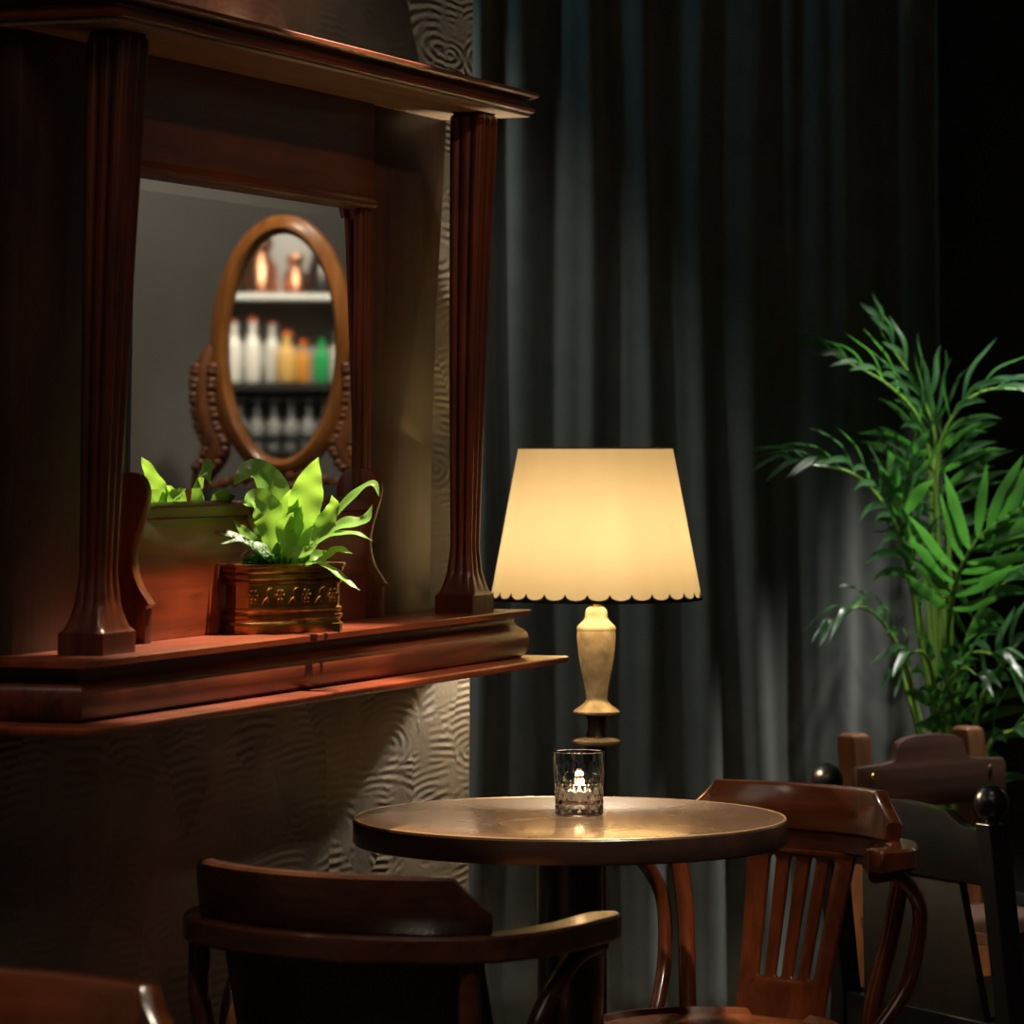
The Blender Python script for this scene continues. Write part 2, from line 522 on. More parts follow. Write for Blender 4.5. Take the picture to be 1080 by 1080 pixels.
    obj('shelf', bm, mah_hi, root)
    bm = bmesh.new()
    moulded_slab(bm, X(-1.873), X(-.203), .187, [(.012, .9965), (.007, 1.0), (.003, 1.006), (.0005, 1.016), (0, 1.028), (.002, 1.037), (.006, 1.043), (.012, 1.047), (.018, 1.052), (.020, 1.058), (.020, 1.0655)])
    obj('apron', bm, mah_x, root, sharp=50)
    bm = bmesh.new()
    moulded_slab(bm, X(-1.942), X(-.137), .236, [(.006, .9845), (.002, .986), (0, .990), (.0005, .9945), (.003, .9965)])
    obj('ledge', bm, mah_hi, root)
    return root
overmantel = build_overmantel()

def wallpt(s, p, z):
    return W0 + Vector((.354, .935, 0))*s + Vector((.935, -.354, 0))*p + Vector((0, 0, z))

# ------------------------------------------------------------------ brass planter and its plants
PL_ROT = WROT - radians(32)
PL = wallpt(-1.088, .120, 1.0625)
def build_planter():
    root = thing('brass_planter', 'embossed brass rectangular planter on the mahogany shelf', 'planter', PL, PL_ROT)
    m, nt, b = new_mat('embossed_brass')
    L = nt.links
    b.inputs['Metallic'].default_value = 1; b.inputs['Roughness'].default_value = .36
    tc = N(nt, 'ShaderNodeTexCoord')
    n = N(nt, 'ShaderNodeTexNoise', Scale=30.0, Detail=3.0); L.new(tc.outputs['Object'], n.inputs['Vector'])
    r = ramp(nt, [(.35, (.30, .135, .045)), (.65, (.55, .30, .11))]); L.new(n.outputs['Fac'], r.inputs[0]); L.new(r.outputs[0], b.inputs['Base Color'])
    hx, hy, ch = .096, .030, .014
    def ring(k, z):
        a, c, q = hx+k, hy+k, ch
        return [(-a+q, -c, z), (a-q, -c, z), (a, -c+q, z), (a, c-q, z), (a-q, c, z), (-a+q, c, z), (-a, c-q, z), (-a, -c+q, z)]
    prof = [(.001, 0), (.002, .012), (.0005, .014), (-.001, .017), (-.0005, .020), (.0015, .022), (.0015, .026), (-.0015, .028), (-.0005, .031), (.001, .033), (.001, .036), (-.002, .038),
            (-.002, .071), (.001, .073), (.001, .076), (-.001, .078), (.002, .081), (.002, .086), (0, .088), (.003, .091), (.003, .096), (.005, .098), (.005, .102), (-.001, .102), (-.003, .09), (-.004, .02)]
    bm = bmesh.new(); loft(bm, [ring(k, z) for k, z in prof])
    obj('planter_body', bm, m, root, sharp=40)
    # raised scrolls and rosettes on the frieze
    bm = bmesh.new()
    rnd = random.Random(3)
    for i in range(7):
        cx = -.072 + .024*i
        zc = .0545
        if i % 2 == 0:
            for k in range(6):
                a = k*pi/3
                M = Matrix.Translation((cx+.0065*cos(a), -hy+.001, zc+.0075*sin(a)))
                bmesh.ops.create_icosphere(bm, subdivisions=1, radius=.0042, matrix=M @ Matrix.Diagonal((1, .6, 1, 1)))
            bmesh.ops.create_icosphere(bm, subdivisions=1, radius=.005, matrix=Matrix.Translation((cx, -hy+.001, zc)) @ Matrix.Diagonal((1, .7, 1, 1)))
        else:
            for sg in (-1, 1):
                path = [(cx + sg*(.002+.007*(1-t)*cos(t*5.5)), -hy+.0006, zc + sg*(.013 - .02*t)*.9 + .004*sin(t*5.5)) for t in [q/12 for q in range(13)]]
                tube(bm, path, .0016, 6)
    obj('relief', bm, m, root, label='raised brass scrolls and rosettes around the planter')
    bm = bmesh.new(); loft(bm, [ring(-.005, .06), ring(-.005, .088)])
    obj('soil', bm, soil, root)
    return root
planter = build_planter()

def blade(bm, path, width, prof, n=5, up=Vector((0, 0, 1)), fold=.25, ripple=0.0):
    """a leaf blade along path with half-width profile; slightly V-folded"""
    P = smooth_path(path, 7)
    N_ = len(P)
    rows = []
    for i, p in enumerate(P):
        t = i/(N_-1)
        tg = (P[min(i+1, N_-1)] - P[max(i-1, 0)]).normalized()
        s = tg.cross(up)
        if s.length < 1e-3: s = Vector((1, 0, 0))
        s.normalize()
        nn = s.cross(tg).normalized()
        w = width*prof(t)
        row = []
        for k in range(n):
            u = -1 + 2*k/(n-1)
            rp = ripple*sin(t*26 + (2 if u > 0 else 0))*abs(u)
            row.append(bm.verts.new(p + s*w*u + nn*(w*fold*abs(u) + rp)))
        rows.append(row)
    for a, b in zip(rows, rows[1:]):
        for k in range(n-1):
            bm.faces.new((a[k], a[k+1], b[k+1], b[k]))

def strap(t):
    return (.30 + .70*min(1, t*2.0)) * (1 if t < .55 else max(.02, 1-((t-.55)/.45)**1.6))
def lance(t):
    return max(.02, sin(pi*min(1, t**.75)))

def build_fern():
    base = PL + Vector((0, 0, .088))
    root = thing('birds_nest_fern', 'lime-green fern with long strap leaves in the brass planter', 'plant', base)
    c = base
    Yp = base.y
    def pt(px, py, dy): return at(px, py, Yp+dy) - c
    view = Vector((0, -1, 0))
    specs = [  # pixel path, depth offsets, half width, facing
        ([(304, 598), (312, 565), (322, 530), (328, 505), (336, 482)], (0, .0, -.01, -.02, -.035), .0165, (.1, -1, .35)),
        ([(292, 598), (296, 570), (292, 535), (282, 508), (262, 496), (246, 512)], (.0, .02, .03, .02, 0, -.01), .0165, (.2, -1, .5)),
        ([(290, 598), (286, 566), (280, 540), (268, 528), (256, 532)], (-.01, -.02, -.03, -.04, -.05), .0165, (.25, -1, .4)),
        ([(312, 596), (330, 570), (352, 545), (376, 520), (394, 510), (400, 524)], (0, .0, .01, .01, 0, -.01), .0075, (-.2, -.6, .9)),
        ([(314, 596), (338, 566), (362, 553), (384, 549), (393, 532)], (-.01, -.02, -.03, -.03, -.02), .0095, (0, -.7, .8)),
        ([(312, 598), (330, 576), (352, 564), (376, 563), (394, 571)], (-.02, -.03, -.04, -.05, -.05), .0055, (0, -.5, .9)),
        ([(318, 597), (336, 594), (352, 602), (368, 615), (380, 623)], (-.02, -.04, -.06, -.07, -.08), .0058, (.3, -.6, .9)),
        ([(304, 598), (306, 572), (311, 548), (318, 534)], (.0, -.01, -.01, -.01), .012, (-.3, -1, .2)),
        ([(298, 598), (304, 578), (300, 556), (310, 540)], (-.02, -.03, -.035, -.04), .010, (.3, -1, .2)),
        ([(308, 598), (318, 578), (330, 560), (338, 536)], (.02, .02, .02, .01), .010, (-.3, -1, .1)),
        ([(300, 598), (306, 584), (322, 582), (336, 574)], (-.02, -.04, -.05, -.05), .008, (0, -1, .6)),
        ([(284, 598), (272, 578), (258, 562), (246, 548)], (-.01, -.02, -.02, -.02), .008, (.3, -1, .5)),
        ([(316, 598), (326, 588), (340, 586), (352, 582)], (.0, -.01, -.01, -.02), .008, (0, -1, .6)),
        ([(300, 598), (292, 572), (298, 548), (312, 522), (318, 512)], (.01, .01, .01, .0, -.01), .011, (.2, -1, .3)),
        ([(310, 598), (322, 572), (340, 556), (352, 536), (350, 522)], (-.01, -.01, -.01, -.015, -.02), .010, (-.3, -1, .4)),
        ([(318, 598), (340, 590), (356, 580), (372, 584)], (-.01, -.03, -.04, -.05), .007, (0, -.7, .8)),
        # leaves at the back, towards the glass
        ([(296, 598), (318, 560), (334, 530), (352, 500), (366, 478)], (.01, .03, .035, .03, .025), .015, (.2, 1, .4)),
        ([(290, 598), (282, 570), (276, 545), (268, 530), (255, 524)], (.01, .03, .04, .045, .05), .014, (-.2, 1, .4)),
        ([(310, 598), (338, 580), (366, 540), (382, 500), (396, 486), (406, 496)], (.01, .02, .02, .01, .01, .01), .011, (-.2, .6, .8)),
    ]
    for k, (pp, dd, w, fc) in enumerate(specs):
        if k in (16, 18):
            continue
        bm = bmesh.new()
        w *= 1.55 if w > .0095 else 1.25
        blade(bm, [pt(x, y, d) for (x, y), d in zip(pp, dd)], w, strap, 7, Vector(fc), .22, w*.10)
        obj('leaf', bm, fern_green, root, sharp=180)
    root2 = thing('speckled_foliage_plant', 'low dark-green plant with silver speckled leaves at left in the brass planter', 'plant', base)
    for pp, dd, w in [
        ([(288, 594), (268, 578), (240, 563), (212, 568)], (-.03, -.04, -.05, -.05), .0075),
        ([(288, 596), (276, 584), (256, 570), (232, 574)], (-.04, -.05, -.06, -.07), .0075),
        ([(292, 597), (284, 583), (270, 575), (252, 588)], (-.03, -.05, -.06, -.06), .007)]:
        bm = bmesh.new()
        blade(bm, [pt(x, y, d) for (x, y), d in zip(pp, dd)], w*1.35, lance, 7, Vector((.1, -.5, .9)), .2, .0006)
        obj('leaf', bm, speckled, root2, sharp=180)
    rnd = random.Random(5)
    fx, fy = cos(PL_ROT), sin(PL_ROT)
    for k in range(34):
        u = rnd.uniform(-.075, .075); v = rnd.uniform(-.016, .016)
        b0 = Vector((fx*u - fy*v, fy*u + fx*v, 0))
        an = rnd.uniform(0, 2*pi); l = rnd.uniform(.022, .05)
        d = Vector((cos(an)*l*.6, sin(an)*l*.6, 0))
        if b0.dot(Vector((fx, fy, 0))) < -.06: d *= .5
        h = rnd.uniform(.018, .045)
        bm = bmesh.new()
        blade(bm, [b0, b0 + d*.4 + Vector((0, 0, h*.7)), b0 + d + Vector((0, 0, h*rnd.uniform(.6, 1.0)))], rnd.uniform(.006, .011), lance, 5, Vector((.2, -.6, .8)), .2)
        obj('leaf', bm, deep_green, root2, sharp=180)
build_fern()

# ------------------------------------------------------------------ table, tumbler, tealight
TC = Vector((.092, 6.09, 0))
def build_table():
    root = thing('bistro_table', 'round dark wood bistro table on a black pedestal', 'table', TC)
    root.scale = (.982, .982, 1)
    def edge(r0, z0, z1): return
    obj('tabletop', lathebm([(.3465, .722), (.3485, .724), (.3485, .757), (.3475, .7585), (.34, .760), (0, .760)], 128), top_wood, root, sharp=40)
    obj('edge_band', lathebm([(.349, .721), (.3505, .7235), (.3505, .7555), (.3488, .7575)], 128), edge_band, root, sharp=40, solid=.001, label='dark brown edge band around the table top')
    bm = bmesh.new(); tube(bm, [(.3482*cos(a), .3482*sin(a), .7586) for a in [2*pi*k/128 for k in range(128)]], .0017, 6, True)
    obj('edge_rim', bm, rim_highlight, root, label='thin golden rim with the table edge highlight put into its colour')
    obj('pedestal', lathebm([(.0535, .03), (.0535, .712), (.10, .714), (.10, .7215)], 48), pedestal_mat, root, sharp=40)
    obj('base', lathebm([(.235, 0), (.24, .004), (.24, .012), (.10, .03), (.06, .034)], 64), pedestal_mat, root, sharp=40)
build_table()

GP = Vector((.1072, 6.11, .7605))
def build_tumbler():
    n = 96
    R, H = .0412, .0985
    bm = bmesh.new()
    rings = []
    zs = [0, .002, .005] + [.008 + .0019*k for k in range(40)] + [.088, .092, .096, H-.001]
    for z in zs:
        ring = []
        for i in range(n):
            a = 2*pi*i/n
            r = R*(.935 + .065*z/H)
            if z == 0: r -= .003
            if .008 <= z <= .083:
                k = (z-.008)/.075
                if k < .55:
                    cut = max(abs(sin(8*a + k*9)), abs(sin(8*a - k*9)))**3
                else:
                    cut = (abs(sin(8*a))**6)*(1-(k-.55)/.45)*1.1
                r -= .0021*cut*min(1, k*10)
            ring.append((r*cos(a), r*sin(a), z))
        rings.append(ring)
    for r, z in ((R-.0006, H), (R-.0016, H), (R-.0024, H-.001), (R-.0030, H*.6), (R-.005, .024), (R-.010, .018), (.004, .0165)):
        rings.append([(r*cos(2*pi*i/n), r*sin(2*pi*i/n), z) for i in range(n)])
    loft(bm, rings)
    o = obj('glass_tumbler', bm, clear_glass, sharp=28)
    o.location = GP
    tag(o, 'cut glass tumbler holding a lit tealight on the round table', 'glass')
    wax = plain('white_wax', (.85, .80, .74), .5, Subsurface_Weight=.3)
    root = thing('tealight_candle', 'small white burning tealight inside the glass tumbler', 'candle', GP + Vector((0, 0, .0195)))
    cup = plain('thin_aluminium', (.8, .8, .8), .3, 1)
    obj('cup', lathebm([(.0185, 0), (.019, .001), (.019, .016), (.0183, .016), (.0183, .003)], 40), cup, root)
    obj('wax', lathebm([(.018, .0035), (.018, .013), (.012, .0125), (0, .012)], 40), wax, root)
    obj('wick', tubebm([(0, 0, .012), (.0004, 0, .018)], .0006, 6), plain('burnt_wick', (.02, .015, .01), .9), root)
    fm, nt, b = new_mat('candle_flame')
    b.inputs['Base Color'].default_value = (0, 0, 0, 1)
    b.inputs['Emission Color'].default_value = (1, .62, .28, 1); b.inputs['Emission Strength'].default_value = 40
    obj('flame', lathebm([(.0004, .0165), (.0030, .019), (.0040, .0225), (.0034, .027), (.0016, .033), (.0002, .038)], 16), fm, root, label='bright candle flame')
build_tumbler()

# ------------------------------------------------------------------ lamp
LY = 6.95
LP = Vector(((628.5-540)/F*(LY-.03), LY, 0))
def lz(y): return at(628.5, y, LY).z
def build_lamp():
    root = thing('standing_lamp', 'lit lamp with cream scalloped shade and pewter urn stem behind the table', 'lamp', LP)
    # shade
    m, nt, b = new_mat('cream_lampshade_fabric')
    L = nt.links
    tc = N(nt, 'ShaderNodeTexCoord')
    n = N(nt, 'ShaderNodeTexNoise', Scale=9.0, Detail=2.0)
    mp = N(nt, 'ShaderNodeMapping'); mp.inputs['Scale'].default_value = (1, 1, .15)
    L.new(tc.outputs['Object'], mp.inputs['Vector']); L.new(mp.outputs[0], n.inputs['Vector'])
    r = ramp(nt, [(.3, (.80, .60, .30)), (.7, (.88, .68, .37))]); L.new(n.outputs['Fac'], r.inputs[0])
    tr = N(nt, 'ShaderNodeBsdfTranslucent'); df = N(nt, 'ShaderNodeBsdfDiffuse')
    L.new(r.outputs[0], tr.inputs['Color']); L.new(r.outputs[0], df.inputs['Color'])
    mx = N(nt, 'ShaderNodeMixShader'); mx.inputs[0].default_value = .037
    L.new(df.outputs[0], mx.inputs[1]); L.new(tr.outputs[0], mx.inputs[2]); L.new(mx.outputs[0], nt.nodes['Material Output'].inputs['Surface'])
    zt, zb, rt, rb = lz(472.5), lz(630.5), 81.5/F*LY, 110.5/F*LY
    NS, PER = 30, 12
    n_ = NS*PER
    bm = bmesh.new()
    rings = []
    for k in range(13):
        t = k/12
        ring = []
        for i in range(n_):
            a = 2*pi*i/n_
            u = (i % PER)/PER
            sc = 0
            z = zt + (zb + (sc if True else 0) - zt)*t
            tt = (zt - z)/(zt-zb)
            pan = 1 - .004*abs(sin(4*a))
            rr = (rt + (rb-rt)*tt)*pan
            ring.append((rr*cos(a), rr*sin(a), z))
        rings.append(ring)
    loft(bm, rings, False, False)
    sh = obj('lamp_shade', bm, m, root, sharp=60, label='cream fabric shade with scalloped lower edge')
    trim = plain('black_braid', (.01, .008, .006), .8)
    bm = bmesh.new()
    slope = (rb-rt)/(zt-zb)
    top_, bot_ = [], []
    for i in range(n_):
        a = 2*pi*i/n_; u = (i % PER)/PER
        z = zb + .002 + .0105*(1 - sqrt(max(0, 1-(2*u-1)**2)))
        rr = rb - (z-zb)*slope + .0012
        top_.append((rr*cos(a), rr*sin(a), z)); bot_.append(((rb+.0012)*cos(a), (rb+.0012)*sin(a), zb-.0035))
    loft(bm, [top_, bot_], False, False)
    obj('shade_trim', bm, trim, sh, solid=.0008, label='black scalloped braid along the lower edge')
    bm = bmesh.new(); tube(bm, [((rt)*cos(2*pi*i/96), rt*sin(2*pi*i/96), zt) for i in range(96)], .0016, 6, True)
    obj('shade_trim', bm, trim, sh)
    # wire carrier
    bm = bmesh.new()
    for k in range(3):
        a = 2*pi*k/3 + .4
        tube(bm, [(.012*cos(a), .012*sin(a), zt-.03), (rt*cos(a), rt*sin(a), zt-.001)], .0012, 6)
    tube(bm, [(.012*cos(2*pi*i/20), .012*sin(2*pi*i/20), zt-.03) for i in range(20)], .0015, 6, True)
    obj('shade_carrier', bm, gold, root)
    pewter = noisy('aged_pewter', (.20, .19, .17), (.42, .41, .38), 35, .45, .25, Metallic=.35)
    obj('socket', lathebm([(.0085, lz(641)), (.0085, lz(630)), (.013, lz(628)), (.013, lz(618)), (.010, lz(616))], 24), gold, root, label='brass bulb socket')
    pr = [(640, 7), (642, 10), (646, 11.5), (651, 11.5), (655, 14), (659, 18.5), (661.5, 20.5), (664, 20.5), (665, 19.5), (668, 20.2), (676, 20), (690, 18.6), (705, 16.2), (718, 13.5), (730, 11.4), (737, 10.8), (740, 12), (744, 16), (748, 22), (750, 24.5), (752, 24.3), (754, 15)]
    obj('urn_stem', lathebm([(r/F*LY, lz(y)) for y, r in pr][::-1], 48), pewter, root, sharp=40, label='pewter urn-shaped stem with flared foot')
    dark = plain('dark_bronze', (.035, .030, .025), .4, .6)
    obj('neck', lathebm([(r/F*LY, lz(y)) for y, r in [(753, 12), (760, 9.5), (770, 9), (777, 12)]][::-1], 32), dark, root)
    obj('drip_disc', lathebm([(r/F*LY, lz(y)) for y, r in [(777, 11), (779, 20), (781, 24.5), (784, 24.3), (787, 15)]][::-1], 48), pewter, root, sharp=40)
    obj('column', lathebm([(r/F*LY, lz(y)) for y, r in [(787, 14), (790, 10.5), (800, 11), (830, 9.6), (1100, 9.8), (1180, 11)]][::-1], 32), dark, root, label='dark bronze lamp post')
    obj('base', lathebm([(.14, 0), (.142, .006), (.13, .016), (.05, .028), (.021, .05), (.0195, lz(1178))], 48), dark, root)
    em, nt, b = new_mat('warm_bulb_glass')
    b.inputs['Emission Color'].default_value = (1, .62, .28, 1); b.inputs['Emission Strength'].default_value = 30
    obj('bulb', lathebm([(.010, lz(616)), (.014, lz(610)), (.027, lz(600)), (.030, lz(592)), (.024, lz(582)), (.010, lz(577)), (0, lz(576))], 24), em, root)
build_lamp()

# ------------------------------------------------------------------ bentwood armchairs
def rail_plan(hw, tip, dk=1.0):
    h = hw/.287
    e = -.165*dk - tip
    right = [(.268*h, tip), (.280*h, tip+e*.32), (.286*h, tip+e*.62), (.276*h, -.165*dk), (.232*h, -.226*dk), (.17*h, -.258*dk), (.09*h, -.281*dk)]
    pts = right + [(0, -.289*dk)] + [(-x, y) for x, y in right[::-1]]
    return smooth_path([(x, y, 0) for x, y in pts], 6)

def sweep_rect(bm, path, hwf, zb, zt, zt_f=None, lean=0.0, inset=0.0):
    """flat-lying bent board following path (plan) with half-width hwf(t)"""
    N_ = len(path)
    rings = []
    for i, p in enumerate(path):
        t = i/(N_-1)
        tg = (path[min(i+1, N_-1)] - path[max(i-1, 0)]).normalized()
        s = Vector((tg.y, -tg.x, 0))
        p = p + s*inset
        w = hwf(t)
        top = zt_f(t) if zt_f else zt
        e = min(.004, w*.45)
        rings.append([p + s*(w-e) + Vector((0, 0, zb)), p + s*w + Vector((0, 0, zb+e)), p + s*w*1 + Vector((0, 0, top-e)) + s*lean*(top-zb),
                      p + s*(w-e) + Vector((0, 0, top)) + s*lean*(top-zb), p - s*(w-e) + Vector((0, 0, top)) + s*lean*(top-zb), p - s*w + Vector((0, 0, top-e)) + s*lean*(top-zb), p - s*w + Vector((0, 0, zb+e)), p - s*(w-e) + Vector((0, 0, zb))])
    loft(bm, rings)

RZ0, RZ1 = .671, .705
def armchair(name, label, cat, loc, rot, hw=.287, tip=-.02, back='slats', woods=(chair_red, chair_red_z), crest_half=.172, zc=.78, seat_z=.42, dk=1.0):
    root = thing(name, label, cat, loc, rot, 'bentwood armchairs around the tables')
    wx, wz = woods
    path = rail_plan(hw, tip, dk)
    bm = bmesh.new()
    def hwf(t):
        e = min(t, 1-t)
        if e < .035: return .027*sqrt(max(.10, 1-(1-e/.035)**2))
        return .0235 + .0035*max(0, 1-e/.25)
    sweep_rect(bm, path, hwf, RZ0, RZ1)
    obj('arm_rail', bm, wx, root, sharp=40)
    # crest standing on the rail
    # part of the path between the chamfered ends
    CH = .052
    arc = [0]
    for a, b in zip(path, path[1:]): arc.append(arc[-1] + (b-a).length)
    mid_i = len(path)//2
    def arc_at(side):
        rng_ = range(mid_i, 0, -1) if side > 0 else range(mid_i, len(path)-1)
        for i in rng_:
            j = i-1 if side > 0 else i+1
            if abs(path[j].x) >= crest_half:
                k = (crest_half-abs(path[i].x))/(abs(path[j].x)-abs(path[i].x))
                return arc[i] + (arc[j]-arc[i])*k
    d0, d1 = arc_at(1) - CH, arc_at(-1) + CH
    res, dist = [], []
    for k in range(61):
        d = d0 + (d1-d0)*k/60
        for j in range(len(arc)-1):
            if arc[j] <= d <= arc[j+1]:
                res.append(path[j].lerp(path[j+1], (d-arc[j])/(arc[j+1]-arc[j]))); dist.append(min(d-d0, d1-d)); break
    def ztf(t):
        e = dist[round(t*60)]
        if e >= CH: return zc
        u = 1 - e/CH
        return zc - (zc-RZ1-.028)*(u**.75)
    bm = bmesh.new()
    sweep_rect(bm, res, lambda t: .0135, RZ1-.001, zc, ztf, -.10, .0125)
    obj('crest', bm, wx, root, sharp=40)
    # seat
    obj('seat', lathebm([(.205, seat_z-.022), (.2125, seat_z-.018), (.2125, seat_z-.004), (.205, seat_z+.003), (.198, seat_z+.003), (.192, seat_z-.006), (.15, seat_z-.009), (0, seat_z-.012)], 72), seat_mat, root, sharp=50)
    obj('seat_ring', lathebm([(.196, seat_z-.05), (.203, seat_z-.048), (.203, seat_z-.022), (.196, seat_z-.022)], 72), wz, root, sharp=50)
    h = hw/.287
    for sg in (-1, 1):
        obj('leg', tubebm(smooth_path([(sg*.240*h, -.220*dk, .675), (sg*(.215 if back == 'slats' else .236)*h, -.213*dk, .56), (sg*.19*h, -.185, seat_z), (sg*.185*h, -.19, .25), (sg*.21*h, -.25, 0)], 8), lambda t: .0155 - .002*t, 14), wz, root)
        obj('leg', tubebm(smooth_path([(sg*.15, .125, seat_z-.022), (sg*.16, .145, .22), (sg*.175, .19, 0)], 8), lambda t: .017-.004*t, 14), wz, root)
        obj('arm_brace', tubebm(smooth_path([(sg*.268*h, tip-.015, RZ0-.006), (sg*.275*h, tip-.07, RZ0-.010), (sg*.277*h, tip-.125, RZ0-.05), (sg*.268*h, tip-.145, .57), (sg*.252*h, tip-.125, .48), (sg*.222*h, tip-.06, seat_z-.02)] if back == 'slats' else
             [(sg*.268*h, tip-.03, RZ0-.007), (sg*.272*h, tip-.09, RZ0-.012), (sg*.276*h, tip-.155, RZ0-.04), (sg*.274*h, tip-.21, .58), (sg*.258*h, tip-.235, .48), (sg*.220*h, tip-.20, seat_z-.02)], 8), .0125, 14), wz, root)
    obj('stretcher_ring', tubebm([(.175*cos(2*pi*k/48), -.02 + .175*sin(2*pi*k/48), .22) for k in range(48)], .010, 10, True), wz, root)
    if back == 'slats':
        # splat with four long slots, fanning out towards the top
        z0, z1 = seat_z-.01, RZ0+.004
        hb, ht = .086, .108
        def X_(u, v): return u*(hb + (ht-hb)*((v-z0)/(z1-z0))**1.5)
        outer = [(X_(-1, z0+(z1-z0)*k/10), z0+(z1-z0)*k/10) for k in range(11)] + [(X_(1, z1-(z1-z0)*k/10), z1-(z1-z0)*k/10) for k in range(11)]
        holes = []
        for c in (-.56, -.19, .19, .56):
            zb_, zt_ = z0+.062, z1-.012
            w0, w1 = .088, .074
            lp = []
            for k in range(9):
                a = pi + pi*k/8
                lp.append((X_(c, zb_) + w0*hb*cos(a), zb_ + w0*hb*(1+sin(a))))
            for k in range(9):
                a = pi*k/8
                lp.append((X_(c, zt_) + w1*ht*cos(a), zt_ - w1*ht*(1-sin(a))))
            holes.append(lp)
        def bend(u, v, w):
            k = (v-z0)/(z1-z0)
            return (u, -.196 - .078*k + .9*u*u + w, v)
        obj('splat', flat_shape(outer, holes, .011, bend, .001), wz, root, sharp=40, label='pierced splat with four long slots')
    else:
        bm = bmesh.new()
        rows = []
        for k in range(9):
            z = .44 + (RZ0+.003-.44)*k/8
            row = []
            for i in range(25):
                u = -1 + 2*i/24
                x = u*(.226*h)
                y = -.205 - (.078*dk - .018)*(k/8) + .075*u*u
                puff = .010*(1-u**4)*(1-(2*k/8-1)**4)
                row.append((x, y, puff, z))
            rows.append(row)
        fr = [[bm.verts.new((x, y-.010-p, z)) for x, y, p, z in r] for r in rows]
        bk = [[bm.verts.new((x, y+.010+p, z)) for x, y, p, z in r] for r in rows]
        for G in (fr, bk):
            for a, b in zip(G, G[1:]):
                for i in range(24): bm.faces.new((a[i], a[i+1], b[i+1], b[i]))
        edge = lambda G: G[0] + [r[-1] for r in G[1:]] + G[-1][-2::-1] + [r[0] for r in G[-2:0:-1]]
        A, B = edge(fr), edge(bk)
        for i in range(len(A)):
            j = (i+1) % len(A); bm.faces.new((A[i], A[j], B[j], B[i]))
        obj('back_cushion', bm, black_leather, root, sharp=40, label='black leather back panel')
    return root

def seat_material():
    m, nt, b = new_mat('polished_embossed_seat')
    L = nt.links
    tc = N(nt, 'ShaderNodeTexCoord')
    v = N(nt, 'ShaderNodeTexVoronoi', Scale=26.0, feature='F1'); L.new(tc.outputs['Object'], v.inputs['Vector'])
    n = N(nt, 'ShaderNodeTexNoise', Scale=14.0, Detail=4.0); L.new(tc.outputs['Object'], n.inputs['Vector'])
    r = ramp(nt, [(.3, (.075, .018, .006)), (.7, (.26, .075, .022))]); L.new(n.outputs['Fac'], r.inputs[0]); L.new(r.outputs[0], b.inputs['Base Color'])
    b.inputs['Roughness'].default_value = .24; b.inputs['Coat Weight'].default_value = .3
    bp = N(nt, 'ShaderNodeBump', Strength=.35, Distance=.003); L.new(v.outputs['Distance'], bp.inputs['Height']); L.new(bp.outputs[0], b.inputs['Normal'])
    return m
seat_mat = seat_material()

def face(fx, fy): return atan2(fy, fx) - pi/2
armchair('bentwood_armchair', 'reddish bentwood armchair with slotted splat, right of the round table', 'chair', (.321, 6.218, 0), -3.818, hw=.275, tip=-.075, crest_half=.170)
armchair('bentwood_armchair', 'dark bentwood armchair with black leather back, seen from behind before the table', 'chair', (-.1146, 5.395, 0), -.5586, hw=.263, tip=.085, back='leather', woods=(chair_dark, chair_dark), crest_half=.207, dk=1.11)
armchair('bentwood_armchair', 'mahogany armchair of which only the crest shows at bottom left corner', 'chair', (-.655, 3.93, 0), face(-.50, -.866), crest_half=.172)

